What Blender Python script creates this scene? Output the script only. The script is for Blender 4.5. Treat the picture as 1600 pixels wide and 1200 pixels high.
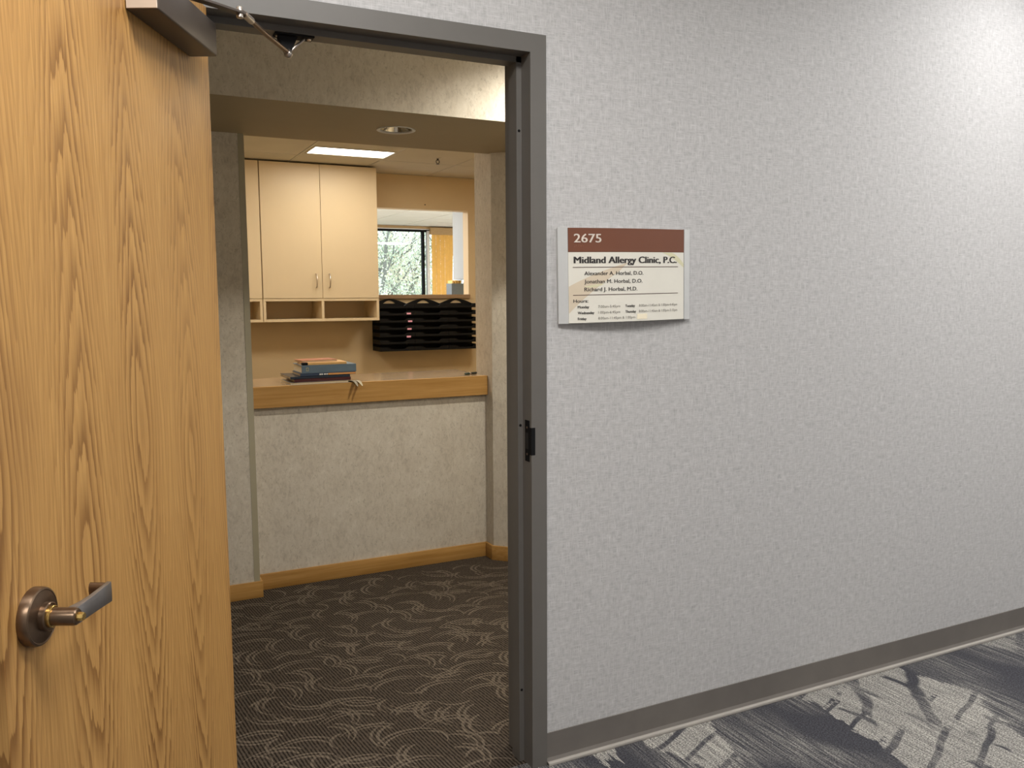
import bpy, bmesh, math, random
from mathutils import Vector, Matrix
random.seed(7)
for o in list(bpy.data.objects): bpy.data.objects.remove(o)
SC = bpy.context.scene
COL = SC.collection

# ------------------------------------------------------------------ camera
CAM = Vector((-1.19627, -2.19803, 1.44756))
FW = Vector((0.44054371, 0.89181038, -0.10293438))
RT = Vector((0.89629505, -0.44342112, -0.00573577))
UP = Vector((0.0507585, 0.08973272, 0.99467161))
cd = bpy.data.cameras.new('camera'); cam = bpy.data.objects.new('camera', cd); COL.objects.link(cam)
cd.sensor_fit = 'HORIZONTAL'; cd.sensor_width = 36; cd.lens = 29.7735; cd.clip_start = .02
cam.matrix_world = Matrix(((RT.x, UP.x, -FW.x, CAM.x), (RT.y, UP.y, -FW.y, CAM.y), (RT.z, UP.z, -FW.z, CAM.z), (0, 0, 0, 1)))
SC.camera = cam

# ------------------------------------------------------------------ sky and exposure
W = bpy.data.worlds.new('overcast_sky'); SC.world = W; W.use_nodes = True
bg = W.node_tree.nodes['Background']; bg.inputs[0].default_value = (.80, .91, 1.0, 1); bg.inputs[1].default_value = 3.2
VS = SC.view_settings; VS.view_transform = 'Standard'; VS.look = 'None'; VS.gamma = 1; VS.use_curve_mapping = False; VS.exposure = 0.0

# ------------------------------------------------------------------ lamps (light objects sit inside the fixtures built below)
def srgb(r, g, b): return tuple((c/255/12.92 if c/255 <= .04045 else ((c/255+.055)/1.055)**2.4) for c in (r, g, b))
def light(name, kind, loc, power, color=(1, 1, 1), size=.2, size_y=None, spot=None, blend=.5, target=None):
    d = bpy.data.lights.new(name, kind); d.energy = power; d.color = color
    if kind == 'AREA':
        d.shape = 'RECTANGLE' if size_y else 'DISK'; d.size = size
        if size_y: d.size_y = size_y
    else: d.shadow_soft_size = size
    if kind == 'SPOT': d.spot_size = math.radians(spot); d.spot_blend = blend
    o = bpy.data.objects.new(name, d); COL.objects.link(o); o.location = loc
    if target is not None: o.rotation_euler = (Vector(target)-Vector(loc)).to_track_quat('-Z', 'Y').to_euler()
    return o
CORR_Z = 2.9; VEST_Z = 2.62; OFF_Z = 2.46
NEUT = (1, .99, .985); WARM = (1, .915, .78)
CORR_DOWN = [(2.0, -.55), (-3.2, -.5), (4.9, -.5)]
CORR_TROFF = [(-.7, -1.35), (2.3, -1.7), (4.6, -1.7), (-2.4, -2.6)]  # last panel is an unseen one added to brighten the door's latch edge
for i, (x, y) in enumerate(CORR_DOWN):
    light('downlight_lamp', 'SPOT', (x, y, CORR_Z-.012), 95, NEUT, .09, spot=170, blend=1)
for i, (x, y) in enumerate(CORR_TROFF):
    light('troffer_lamp', 'AREA', (x, y, CORR_Z-.03), (34, 33, 30, 20)[i], NEUT, 1.1, .5)
VEST_DOWN = [(.80, .82)]
light('entry_lamp', 'SPOT', (.80, .82, VEST_Z-.012), 140, (1, .95, .85), .05, spot=152, blend=.6)
light('office_lamp', 'AREA', (.487, 3.745, OFF_Z-.008), 5, WARM, .56, .24)
OFF_TROFF = [(-.72, 2.79), (1.70, 2.79)]
for x, y in OFF_TROFF: light('office_lamp', 'AREA', (x, y, OFF_Z-.03), 12, WARM, .5, .5)
for x in (.4, 3.6): light('room_lamp', 'AREA', (x, 6.1, OFF_Z-.03), 95, (1, .98, .96), 1.1, .5)

# ------------------------------------------------------------------ mesh helpers
class MB:
    def __init__(s): s.bm = bmesh.new()
    def box(s, x0, x1, y0, y1, z0, z1, rz=0, piv=None):
        vs = [s.bm.verts.new((x, y, z)) for x in (x0, x1) for y in (y0, y1) for z in (z0, z1)]
        for f in ((0, 1, 3, 2), (4, 6, 7, 5), (0, 4, 5, 1), (2, 3, 7, 6), (0, 2, 6, 4), (1, 5, 7, 3)): s.bm.faces.new([vs[i] for i in f])
        if rz:
            p = piv or ((x0+x1)/2, (y0+y1)/2, 0); M = Matrix.Translation(p) @ Matrix.Rotation(rz, 4, 'Z') @ Matrix.Translation((-p[0], -p[1], 0))
            for v in vs: v.co = M @ v.co
        return s
    def prism(s, pts, z0, z1):
        a = [s.bm.verts.new((x, y, z0)) for x, y in pts]; b = [s.bm.verts.new((x, y, z1)) for x, y in pts]; n = len(pts)
        s.bm.faces.new(a); s.bm.faces.new(b)
        for i in range(n): s.bm.faces.new((a[i], a[(i+1) % n], b[(i+1) % n], b[i]))
        return s
    def ring(s, o, ax, r, n, e=None):
        ax = Vector(ax).normalized(); e1 = ax.orthogonal().normalized() if e is None else e; e2 = ax.cross(e1)
        return [s.bm.verts.new(Vector(o)+r*(math.cos(2*math.pi*i/n)*e1+math.sin(2*math.pi*i/n)*e2)) for i in range(n)]
    def lathe(s, o, ax, prof, n=24, cap0=True, cap1=True):
        ax = Vector(ax).normalized(); e = ax.orthogonal().normalized(); R = [s.ring(Vector(o)+ax*h, ax, max(r, 1e-4), n, e) for h, r in prof]
        for a, b in zip(R, R[1:]):
            for i in range(n): s.bm.faces.new((a[i], a[(i+1) % n], b[(i+1) % n], b[i]))
        if cap0: s.bm.faces.new(R[0])
        if cap1: s.bm.faces.new(R[-1])
        return s
    def tube(s, pts, rad, n=8):
        pts = [Vector(p) for p in pts]; R = []; rad = rad if isinstance(rad, (list, tuple)) else [rad]*len(pts); e = None
        for i, p in enumerate(pts):
            t = (pts[min(i+1, len(pts)-1)]-pts[max(i-1, 0)]).normalized()
            e = t.orthogonal().normalized() if e is None else (e-t*e.dot(t)).normalized()
            R.append(s.ring(p, t, rad[i], n, e))
        for a, b in zip(R, R[1:]):
            for i in range(n): s.bm.faces.new((a[i], a[(i+1) % n], b[(i+1) % n], b[i]))
        s.bm.faces.new(R[0]); s.bm.faces.new(R[-1]); return s
    def quad(s, *p): s.bm.faces.new([s.bm.verts.new(q) for q in p]); return s
    def sweep(s, secs, close=True):
        """secs: list of cross-section loops (same length)"""
        R = [[s.bm.verts.new(p) for p in q] for q in secs]; n = len(R[0])
        for a, b in zip(R, R[1:]):
            for i in range(n): s.bm.faces.new((a[i], a[(i+1) % n], b[(i+1) % n], b[i]))
        s.bm.faces.new(R[0]); s.bm.faces.new(R[-1]); return s
    def build(s, name, m, parent=None, bevel=0, seg=2, smooth=False, loc=(0, 0, 0)):
        bmesh.ops.recalc_face_normals(s.bm, faces=s.bm.faces)
        if bevel:
            ed = [e for e in s.bm.edges if len(e.link_faces) == 2 and e.calc_face_angle(0) > .6]
            bmesh.ops.bevel(s.bm, geom=ed, offset=bevel, segments=seg, profile=.5, affect='EDGES', clamp_overlap=True)
        me = bpy.data.meshes.new(name); s.bm.to_mesh(me); s.bm.free()
        return link(name, me, m, parent, smooth or bevel > 0, loc)
def link(name, me, m, parent=None, smooth=False, loc=(0, 0, 0)):
    o = bpy.data.objects.new(name, me); COL.objects.link(o); o.location = loc
    if m is not None and not me.materials: me.materials.append(m)
    if smooth:
        for p in me.polygons: p.use_smooth = True
        try: me.set_sharp_from_angle(angle=.6)
        except Exception: pass
    if parent: o.parent = parent
    return o
def empty(name, loc=(0, 0, 0), rz=0):
    o = bpy.data.objects.new(name, None); COL.objects.link(o); o.location = loc; o.rotation_euler = (0, 0, rz); o.empty_display_size = .05; return o
def tag(o, label=None, cat=None, group=None, kind=None):
    if label: o['label'] = label
    if cat: o['category'] = cat
    if group: o['group'] = group
    if kind: o['kind'] = kind
    return o
def struct(o, label=None): o['kind'] = 'structure'; return tag(o, label)
def copy_tree(o, parent=None):
    c = o.copy(); COL.objects.link(c); c.parent = parent
    for ch in [q for q in bpy.data.objects if q.parent == o]: copy_tree(ch, c)
    return c
def plate(name, loops, thick, m, parent=None, loc=(0, 0, 0)):
    """upright plate in the XZ plane; first loop is the outline, the others are holes"""
    cu = bpy.data.curves.new('c', 'CURVE'); cu.dimensions = '2D'; cu.fill_mode = 'BOTH'; cu.extrude = thick/2
    for lp in loops:
        sp = cu.splines.new('POLY'); sp.points.add(len(lp)-1); sp.use_cyclic_u = True
        for p, (x, z) in zip(sp.points, lp): p.co = (x, z, 0, 1)
    t = bpy.data.objects.new('t', cu); COL.objects.link(t); bpy.context.view_layer.update()
    me = bpy.data.meshes.new_from_object(t.evaluated_get(bpy.context.evaluated_depsgraph_get()))
    bpy.data.objects.remove(t); bpy.data.curves.remove(cu)
    for v in me.vertices: v.co = (v.co.x, -v.co.z, v.co.y)
    me.name = name; me.materials.clear()
    return link(name, me, m, parent, False, loc)

# ------------------------------------------------------------------ material helpers
class G:
    def __init__(s, name):
        s.m = bpy.data.materials.new(name); s.m.use_nodes = True; s.t = s.m.node_tree; s.b = s.t.nodes['Principled BSDF']
        s.co = None
    def n(s, t, **k):
        q = s.t.nodes.new(t)
        for a, v in k.items(): setattr(q, a, v)
        return q
    def l(s, a, b): s.t.links.new(a, b)
    def coord(s):
        if s.co is None: s.co = s.n('ShaderNodeTexCoord').outputs['Object']
        return s.co
    def mapping(s, scale=(1, 1, 1), rot=(0, 0, 0), loc=(0, 0, 0), src=None):
        q = s.n('ShaderNodeMapping'); q.inputs['Scale'].default_value = scale; q.inputs['Rotation'].default_value = rot; q.inputs['Location'].default_value = loc
        s.l(src or s.coord(), q.inputs['Vector']); return q.outputs[0]
    def noise(s, scale=1, detail=2, rough=.5, vec=None, dist=0):
        q = s.n('ShaderNodeTexNoise'); q.inputs['Scale'].default_value = scale; q.inputs['Detail'].default_value = detail; q.inputs['Roughness'].default_value = rough; q.inputs['Distortion'].default_value = dist
        s.l(vec if vec is not None else s.coord(), q.inputs['Vector']); return q.outputs['Fac']
    def math(s, op, a, b=None, c=None, clamp=False):
        q = s.n('ShaderNodeMath', operation=op, use_clamp=clamp)
        for i, v in enumerate((a, b, c)):
            if v is None: continue
            if isinstance(v, (int, float)): q.inputs[i].default_value = v
            else: s.l(v, q.inputs[i])
        return q.outputs[0]
    def remap(s, v, a, b, c=0., d=1.):
        q = s.n('ShaderNodeMapRange'); q.inputs[1].default_value = a; q.inputs[2].default_value = b; q.inputs[3].default_value = c; q.inputs[4].default_value = d
        s.l(v, q.inputs[0]); return q.outputs[0]
    def ramp(s, v, stops):
        q = s.n('ShaderNodeValToRGB'); e = q.color_ramp.elements
        while len(e) < len(stops): e.new(.5)
        for i, (p, c) in enumerate(stops): e[i].position = p; e[i].color = (*c, 1)
        s.l(v, q.inputs[0]); return q.outputs[0]
    def mix(s, f, a, b, mode='MIX'):
        q = s.n('ShaderNodeMix', data_type='RGBA', blend_type=mode)
        for i, v in ((0, f), (6, a), (7, b)):
            if isinstance(v, (int, float)): q.inputs[i].default_value = v
            elif isinstance(v, tuple): q.inputs[i].default_value = (*v, 1)
            else: s.l(v, q.inputs[i])
        return q.outputs[2]
    def sep(s, v=None):
        q = s.n('ShaderNodeSeparateXYZ'); s.l(v or s.coord(), q.inputs[0]); return q.outputs
    def comb(s, x, y, z=0.):
        q = s.n('ShaderNodeCombineXYZ')
        for i, v in enumerate((x, y, z)):
            if isinstance(v, (int, float)): q.inputs[i].default_value = v
            else: s.l(v, q.inputs[i])
        return q.outputs[0]
    def bump(s, h, strength=.3, dist=.001):
        q = s.n('ShaderNodeBump'); q.inputs['Strength'].default_value = strength; q.inputs['Distance'].default_value = dist
        s.l(h, q.inputs['Height']); s.l(q.outputs[0], s.b.inputs['Normal'])
    def out(s, col=None, rough=.6, metal=0, spec=None):
        if isinstance(col, tuple): s.b.inputs['Base Color'].default_value = (*col, 1)
        elif col is not None: s.l(col, s.b.inputs['Base Color'])
        if isinstance(rough, (int, float)): s.b.inputs['Roughness'].default_value = rough
        else: s.l(rough, s.b.inputs['Roughness'])
        s.b.inputs['Metallic'].default_value = metal
        if spec is not None: s.b.inputs['Specular IOR Level'].default_value = spec
        return s.m
def plain(name, col, rough=.6, metal=0, var=.06, scale=40, spec=None):
    g = G(name); n = g.noise(scale, 3, .6)
    c = g.mix(g.remap(n, .3, .7), tuple(x*(1-var) for x in col), tuple(min(1, x*(1+var)) for x in col))
    return g.out(c, rough, metal, spec)
def emit(name, col, strength):
    g = G(name); g.out((.8, .8, .8), .5); g.b.inputs['Emission Color'].default_value = (*col, 1); g.b.inputs['Emission Strength'].default_value = strength; return g.m

def fabric_wall():
    g = G('linen_wallcovering'); 
    a = g.noise(1, 2, .6, g.mapping((420, 420, 24))); b = g.noise(1, 2, .6, g.mapping((22, 22, 420)))
    c = g.noise(1, 3, .6, g.mapping((60, 60, 60)))
    s = g.math('ADD', g.math('MULTIPLY', g.math('MAXIMUM', a, b), .7), g.math('MULTIPLY', c, .3))
    col = g.ramp(s, [(.34, srgb(150, 149, 150)), (.5, srgb(178, 177, 177)), (.68, srgb(200, 199, 199))])
    g.bump(s, .25, .001); return g.out(col, .55, 0, .35)
def wallpaper():
    g = G('mottled_wallpaper')
    a = g.noise(9, 6, .62, None, .6); b = g.noise(1, 4, .65, g.mapping((55, 55, 26)), .8)
    s = g.math('ADD', g.math('MULTIPLY', a, .4), g.math('MULTIPLY', b, .6))
    col = g.ramp(s, [(.30, srgb(178, 169, 154)), (.47, srgb(200, 191, 175)), (.6, srgb(208, 200, 185)), (.74, srgb(222, 215, 201))])
    fl = g.noise(1, 2, .5, g.mapping((95, 95, 60)), 1.2)
    col = g.mix(g.remap(fl, .58, .72, 0, .42), col, srgb(140, 131, 112))
    g.bump(b, .12, .001); return g.out(col, .6, 0, .3)
def oak_veneer():
    g = G('oak_veneer'); o = g.sep(); s, z = o[0], o[2]
    # leaf-matched flat-cut veneer: nested arches in every leaf
    wob = g.noise(1, 2, .5, g.mapping((5, 5, .9)))
    jag = g.noise(1, 3, .65, g.mapping((34, 34, 1.3)))
    low = g.noise(1, 1, .5, g.mapping((2.4, 2.4, .5)))
    w = .24
    lf = g.math('DIVIDE', g.math('SUBTRACT', s, .087), w); fl = g.math('FLOOR', lf)
    u = g.math('MULTIPLY', g.math('SUBTRACT', g.math('SUBTRACT', lf, fl), .5), w)
    u = g.math('ADD', u, g.math('MULTIPLY', g.math('SUBTRACT', wob, .5), .045))
    rr = g.math('SQRT', g.math('ADD', g.math('MULTIPLY', u, u), .0011))
    zz = g.math('ADD', z, g.math('MULTIPLY', g.math('SUBTRACT', jag, .5), .26))
    zz = g.math('SUBTRACT', zz, g.math('ADD', 1.1, g.math('MULTIPLY', g.math('SINE', g.math('MULTIPLY', fl, 2.3)), .12)))
    za = g.math('SQRT', g.math('ADD', g.math('MULTIPLY', zz, zz), .004))
    ph = g.math('ADD', g.math('MULTIPLY', rr, 78), g.math('MULTIPLY', za, 9.0))
    ph = g.math('ADD', ph, g.math('MULTIPLY', low, 5))
    fr = g.math('FRACT', ph)
    band = g.ramp(fr, [(0, (.0, .0, .0)), (.10, (.05, .05, .05)), (.35, (.55, .55, .55)), (.7, (1, 1, 1)), (.96, (.95, .95, .95)), (1, (.1, .1, .1))])
    vis = g.remap(g.noise(1, 2, .5, g.mapping((7, 7, 1.2))), .32, .68, .45, 1.0)
    pores = g.noise(1, 2, .6, g.mapping((620, 620, 9)))
    streak = g.noise(1, 3, .6, g.mapping((60, 60, 1.1)))
    base = g.mix(streak, srgb(184, 140, 80), srgb(198, 155, 94))
    dark = srgb(122, 84, 42)
    f = g.math('MULTIPLY', g.math('MULTIPLY', g.math('SUBTRACT', 1, band), vis), g.remap(g.math('ABSOLUTE', u), .045, .085, 1, .4))
    fine = g.noise(1, 3, .7, g.mapping((230, 230, 2.2)))
    col = g.mix(f, base, dark)
    col = g.mix(g.remap(fine, .40, .62, .42, 0), col, srgb(140, 96, 50))
    col = g.mix(g.remap(pores, .58, .72, 0, .35), col, srgb(120, 76, 34))
    st = g.noise(1, 2, .5, g.mapping((3.2, 3.2, 1.3), loc=(.6, 0, .1)))
    col = g.mix(g.remap(st, .60, .78, 0, .45), col, srgb(120, 80, 42))
    g.bump(pores, .06, .0005); return g.out(col, .38, 0, .4)
def oak_plain(axis):
    g = G('oak_trim_'+axis); sc = (2, 40, 60) if axis == 'x' else (40, 2, 60)
    a = g.noise(1, 4, .6, g.mapping(sc), .3); b = g.noise(1, 2, .5, g.mapping(tuple(v*6 for v in sc)))
    c = g.mix(g.remap(a, .3, .7), srgb(164, 120, 60), srgb(190, 147, 86))
    c = g.mix(g.remap(b, .55, .75, 0, .3), c, srgb(140, 92, 40))
    return g.out(c, .4, 0, .4)
def entry_carpet(light=False):
    g = G('brown_loop_carpet' + ('_swirl' if light else ''))
    o = g.sep()
    wob = g.noise(1, 2, .5, g.mapping((30, 6, 1)))
    x = g.math('ADD', g.math('ADD', o[0], g.math('MULTIPLY', o[1], .11)), g.math('MULTIPLY', wob, .003))
    rib = g.math('SINE', g.math('MULTIPLY', x, 2*math.pi/.0115))
    dash = g.noise(1, 1, .5, g.mapping((170, 55, 1)))
    tuft = g.noise(260, 2, .7)
    r = g.math('ADD', g.math('MULTIPLY', rib, .5), g.math('MULTIPLY', g.math('SUBTRACT', dash, .5), 1.6))
    r = g.remap(r, -.45, .25)
    if light: cA, cB = srgb(84, 75, 65), srgb(134, 121, 106)
    else: cA, cB = srgb(22, 17, 14), srgb(98, 87, 76)
    c = g.mix(r, cA, cB)
    c = g.mix(g.remap(tuft, .38, .62, 0, .6), c, tuple(v*.4 for v in cB))
    g.bump(g.math('ADD', r, tuft), .6, .003); return g.out(c, .95, 0, .1)
def corridor_carpet():
    g = G('patterned_corridor_carpet'); o = g.sep(); X_, Y_ = o[0], o[1]
    wob = g.noise(1, 2, .5, g.mapping((3.5, 3.5, 1)))
    wb = g.math('MULTIPLY', g.math('SUBTRACT', wob, .5), .08)
    jit = g.math('MULTIPLY', g.math('SUBTRACT', g.noise(1, 2, .6, g.mapping((95, 3, 1))), .5), .22)
    # pale blocks with straight-cut, yarn-frayed edges
    sh = g.n('ShaderNodeTexVoronoi', distance='MANHATTAN'); sh.inputs['Scale'].default_value = 1
    q = g.comb(X_, g.math('ADD', Y_, jit)); g.l(g.mapping((3.1, 3.1, 0), (0, 0, .32), (1.33, .2, 0), q), sh.inputs['Vector'])
    cell = g.sep(sh.outputs['Color'])[0]
    patch = g.math('MULTIPLY', g.remap(cell, .59, .63), g.remap(cell, .6, .8, .6, 1))
    c2 = g.sep(sh.outputs['Color'])[1]
    def lines(ax, ay, per, wid, ph):
        t = g.math('ADD', g.math('ADD', g.math('MULTIPLY', X_, ax), g.math('MULTIPLY', g.math('MULTIPLY', Y_, ay), g.remap(c2, 0, 1, .4, 1.5))), g.math('ADD', wb, g.math('MULTIPLY', cell, ph)))
        f = g.math('FRACT', g.math('DIVIDE', t, per)); d = g.math('ABSOLUTE', g.math('SUBTRACT', f, .5))
        return g.remap(d, wid, wid+.05)
    ln = g.math('MULTIPLY', g.math('MAXIMUM', lines(1, .12, .17, .05, 2.3), g.remap(wob, .46, .5)), lines(-.55, 1, .15, .06, 3.1))
    patch = g.math('MULTIPLY', patch, ln)
    st = g.noise(1, 3, .7, g.mapping((150, 3.6, 1))); st2 = g.noise(1, 2, .6, g.mapping((320, 9, 1)))
    streak = g.remap(g.math('ADD', g.math('MULTIPLY', st, .6), g.math('MULTIPLY', st2, .4)), .45, .60)
    sm = g.remap(g.noise(1, 1, .5, g.mapping((3.2, 2.4, 1), loc=(1.7, .2, 0))), .40, .62)
    v = g.math('MAXIMUM', g.math('MULTIPLY', patch, g.remap(streak, 0, 1, .45, 1)), g.math('MULTIPLY', g.math('MULTIPLY', streak, sm), .62))
    tuft = g.noise(190, 2, .9)
    c = g.mix(v, srgb(80, 80, 86), srgb(216, 212, 202))
    c = g.mix(g.remap(tuft, .40, .62, .0, .85), c, srgb(34, 34, 36))
    g.bump(tuft, .7, .004); return g.out(c, .95, 0, .1)
def tile_mat():
    g = G('mineral_fibre_tile'); a = g.noise(180, 3, .7); b = g.noise(5, 2)
    c = g.mix(g.remap(a, .6, .75, 0, .35), g.mix(b, srgb(205, 198, 180), srgb(216, 209, 192)), srgb(170, 160, 140)); return g.out(c, .85)
def bark_mat(): return plain('tree_bark', srgb(118, 116, 108), .9, 0, .3, 30)
def leaf_mat():
    g = G('pale_foliage'); n = g.noise(1.3, 3, .6)
    c = g.ramp(n, [(.3, srgb(172, 188, 172)), (.5, srgb(204, 208, 178)), (.62, srgb(224, 202, 172)), (.75, srgb(200, 214, 206))])
    m = g.out(c, .8); g.b.inputs['Transmission Weight'].default_value = 0
    return m
def glass_mat():
    g = G('window_glass'); tr = g.n('ShaderNodeBsdfTransparent'); gl = g.n('ShaderNodeBsdfGlossy'); gl.inputs['Roughness'].default_value = .02
    tr.inputs[0].default_value = (.95, .98, .97, 1)
    fr = g.n('ShaderNodeFresnel'); fr.inputs[0].default_value = 1.45; mx = g.n('ShaderNodeMixShader')
    g.l(fr.outputs[0], mx.inputs[0]); g.l(tr.outputs[0], mx.inputs[1]); g.l(gl.outputs[0], mx.inputs[2])
    g.l(mx.outputs[0], g.t.nodes['Material Output'].inputs['Surface']); return g.m

M = dict(
    fabric=fabric_wall(), paper=wallpaper(), oak=oak_veneer(), oakx=oak_plain('x'), oaky=oak_plain('y'),
    carpet=entry_carpet(), swirl=entry_carpet(True), ccarpet=corridor_carpet(), tile=tile_mat(),
    frame=plain('taupe_steel_paint', srgb(97, 94, 90), .45, 0, .03, 8),
    cove=plain('taupe_vinyl_base', srgb(106, 101, 96), .5, 0, .06, 12),
    covetoe=plain('vinyl_base_toe', srgb(166, 161, 154), .5, 0, .04, 20),
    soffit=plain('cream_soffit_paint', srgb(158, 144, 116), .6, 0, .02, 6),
    cream=plain('cream_wall_paint', srgb(216, 192, 150), .6, 0, .02, 5),
    lam=plain('cream_laminate', srgb(222, 200, 162), .42, 0, .015, 4),
    lamin=plain('cream_laminate_inside', srgb(214, 190, 150), .5, 0, .02, 4),
    white=plain('white_paint', srgb(226, 226, 224), .7, 0, .02, 4),
    ceil=plain('white_ceiling_paint', srgb(225, 222, 214), .8, 0, .02, 6),
    topl=plain('tan_counter_laminate', srgb(190, 162, 128), .14, 0, .06, 120),
    bronze=plain('dark_bronze_cover', srgb(72, 63, 56), .38, .2, .05, 12),
    litend=plain('light_painted_end', srgb(196, 180, 164), .4, .2, .05, 12),  # closer's end face: corridor light on it put into the colour
    abronze=plain('aged_bronze_metal', srgb(118, 98, 80), .3, .9, .12, 40),
    bladem=plain('blade_grey_reflection', srgb(150, 147, 146), .32, .85, .06, 40),  # lighter than the lever's bronze: corridor wall reflection put into the colour
    brass=plain('worn_brass_metal', srgb(205, 172, 104), .25, .95, .1, 60),
    steel=plain('brushed_steel', srgb(190, 180, 170), .28, .95, .05, 60),
    alu=plain('satin_aluminium', srgb(206, 207, 206), .42, .35, .02, 30),
    black=plain('matte_black', srgb(16, 16, 17), .7, 0, .1, 30, .15),
    blackp=plain('black_plastic_tray', srgb(12, 12, 13), .5, 0, .1, 30, .2),
    dark=plain('near_black_void', srgb(24, 21, 19), .8),
    signp=plain('cream_sign_sheet', srgb(220, 217, 206), .4, 0, .02, 14),
    signb=plain('brown_sign_band', srgb(112, 70, 52), .3, 0, .03, 10),
    ink=plain('dark_ink', srgb(42, 38, 38), .6), ink2=plain('grey_ink', srgb(112, 108, 100), .6), rule=plain('brown_ink', srgb(84, 62, 56), .6),
    num=plain('pale_numerals', srgb(214, 204, 192), .5), wash=plain('pale_tan_print', srgb(208, 194, 172), .4, 0, .03, 8), wash2=plain('pale_green_print', srgb(210, 206, 172), .4, 0, .03, 8),
    tape=plain('correction_tape', srgb(236, 226, 200), .5), bdot=plain('braille_brown', srgb(150, 104, 82), .35),
    glass=glass_mat(), bark=bark_mat(), leaf=leaf_mat(),
    blind=plain('golden_blind_fabric', srgb(226, 178, 92), .7, 0, .05, 20), valance=plain('tan_valance', srgb(170, 140, 96), .6),
    greyc=plain('grey_blue_laminate', srgb(172, 178, 182), .5, 0, .02, 5), greyd=plain('slate_grey_card', srgb(112, 124, 134), .6),
    manila=plain('manila_card', srgb(236, 196, 116), .6), ledge=plain('brown_ledge_laminate', srgb(158, 128, 96), .4),
    farfl=plain('pale_vinyl_floor', srgb(190, 186, 180), .6),
    officefl=plain('office_carpet', srgb(96, 86, 72), .95, 0, .15, 200), grass=plain('lawn', srgb(120, 130, 84), .95, 0, .2, 3),
    pink=plain('pink_label', srgb(246, 176, 196), .6), refl=plain('specular_reflector', srgb(190, 180, 160), .12, .95, .03, 20),
    lens=emit('lit_diffuser', (1, .95, .86), 9.0), lensw=emit('lit_lamp_face', (1, .96, .9), 12.0),
    guard=plain('clear_corner_guard', srgb(168, 160, 136), .2, 0, .02, 20),
    tbar=plain('white_grid_bar', srgb(206, 200, 186), .5),
    pages=plain('book_pages', srgb(206, 190, 160), .8, 0, .15, 300))

# ================================================================== SETTING
XL, XR = -1.016, 0.0          # outer edges of the door frame
OL, OR = -.965, -.051         # clear opening
TOP = 2.184; CLR = 2.133
# corridor
w = MB(); 
for a, b, z0, z1 in ((XR-.02, 6, 0, CORR_Z), (-4, XL+.02, 0, CORR_Z), (XL+.02, XR-.02, TOP-.02, CORR_Z)): w.box(a, b, 0, .075, z0, z1)
wall = struct(w.build('wall_front', M['fabric']), 'grey linen-textured corridor wall around the doorway')
w = MB()
for a, b, z0, z1 in ((XR-.02, 1.6, 0, VEST_Z), (-1.8, XL+.02, 0, VEST_Z), (XL+.02, XR-.02, TOP-.02, VEST_Z)): w.box(a, b, .075, .147, z0, z1)
struct(w.build('wall_entry', M['paper']))
struct(MB().box(-4, 6, -3.5, .03, -.05, 0).build('floor_corridor', M['ccarpet']), 'charcoal and pale grey patterned corridor carpet')
struct(MB().box(-4, 6, -3.6, -3.5, 0, CORR_Z).build('wall_back', M['fabric']))
struct(MB().box(-4.1, -4, -3.6, .1, 0, CORR_Z).build('wall_left', M['fabric']))
struct(MB().box(6, 6.1, -3.6, .1, 0, CORR_Z).build('wall_right', M['fabric']))
struct(MB().box(-4.1, 6.1, -3.6, .149, CORR_Z, CORR_Z+.05).build('ceiling_corridor', M['ceil']))
# cove base along the corridor wall: flat face that flares into a paler toe
def cove(name, x0, x1):
    prof = [(0, .1), (-.004, .1), (-.004, .02), (-.008, .011), (-.017, .009), (-.0175, .0), (0, 0)]
    b = MB(); b.sweep([[(x, y, z) for y, z in prof] for x in (x0, x1)])
    o = struct(b.build(name, M['cove']))
    MB().box(x0, x1, -.0215, -.0076, 0, .0105).build('base_toe', M['covetoe'], o, .002)
    return o
tag(cove('baseboard_right', 0.0, 6), 'taupe vinyl cove base along the corridor wall')
cove('baseboard_left', -4, XL)

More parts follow.
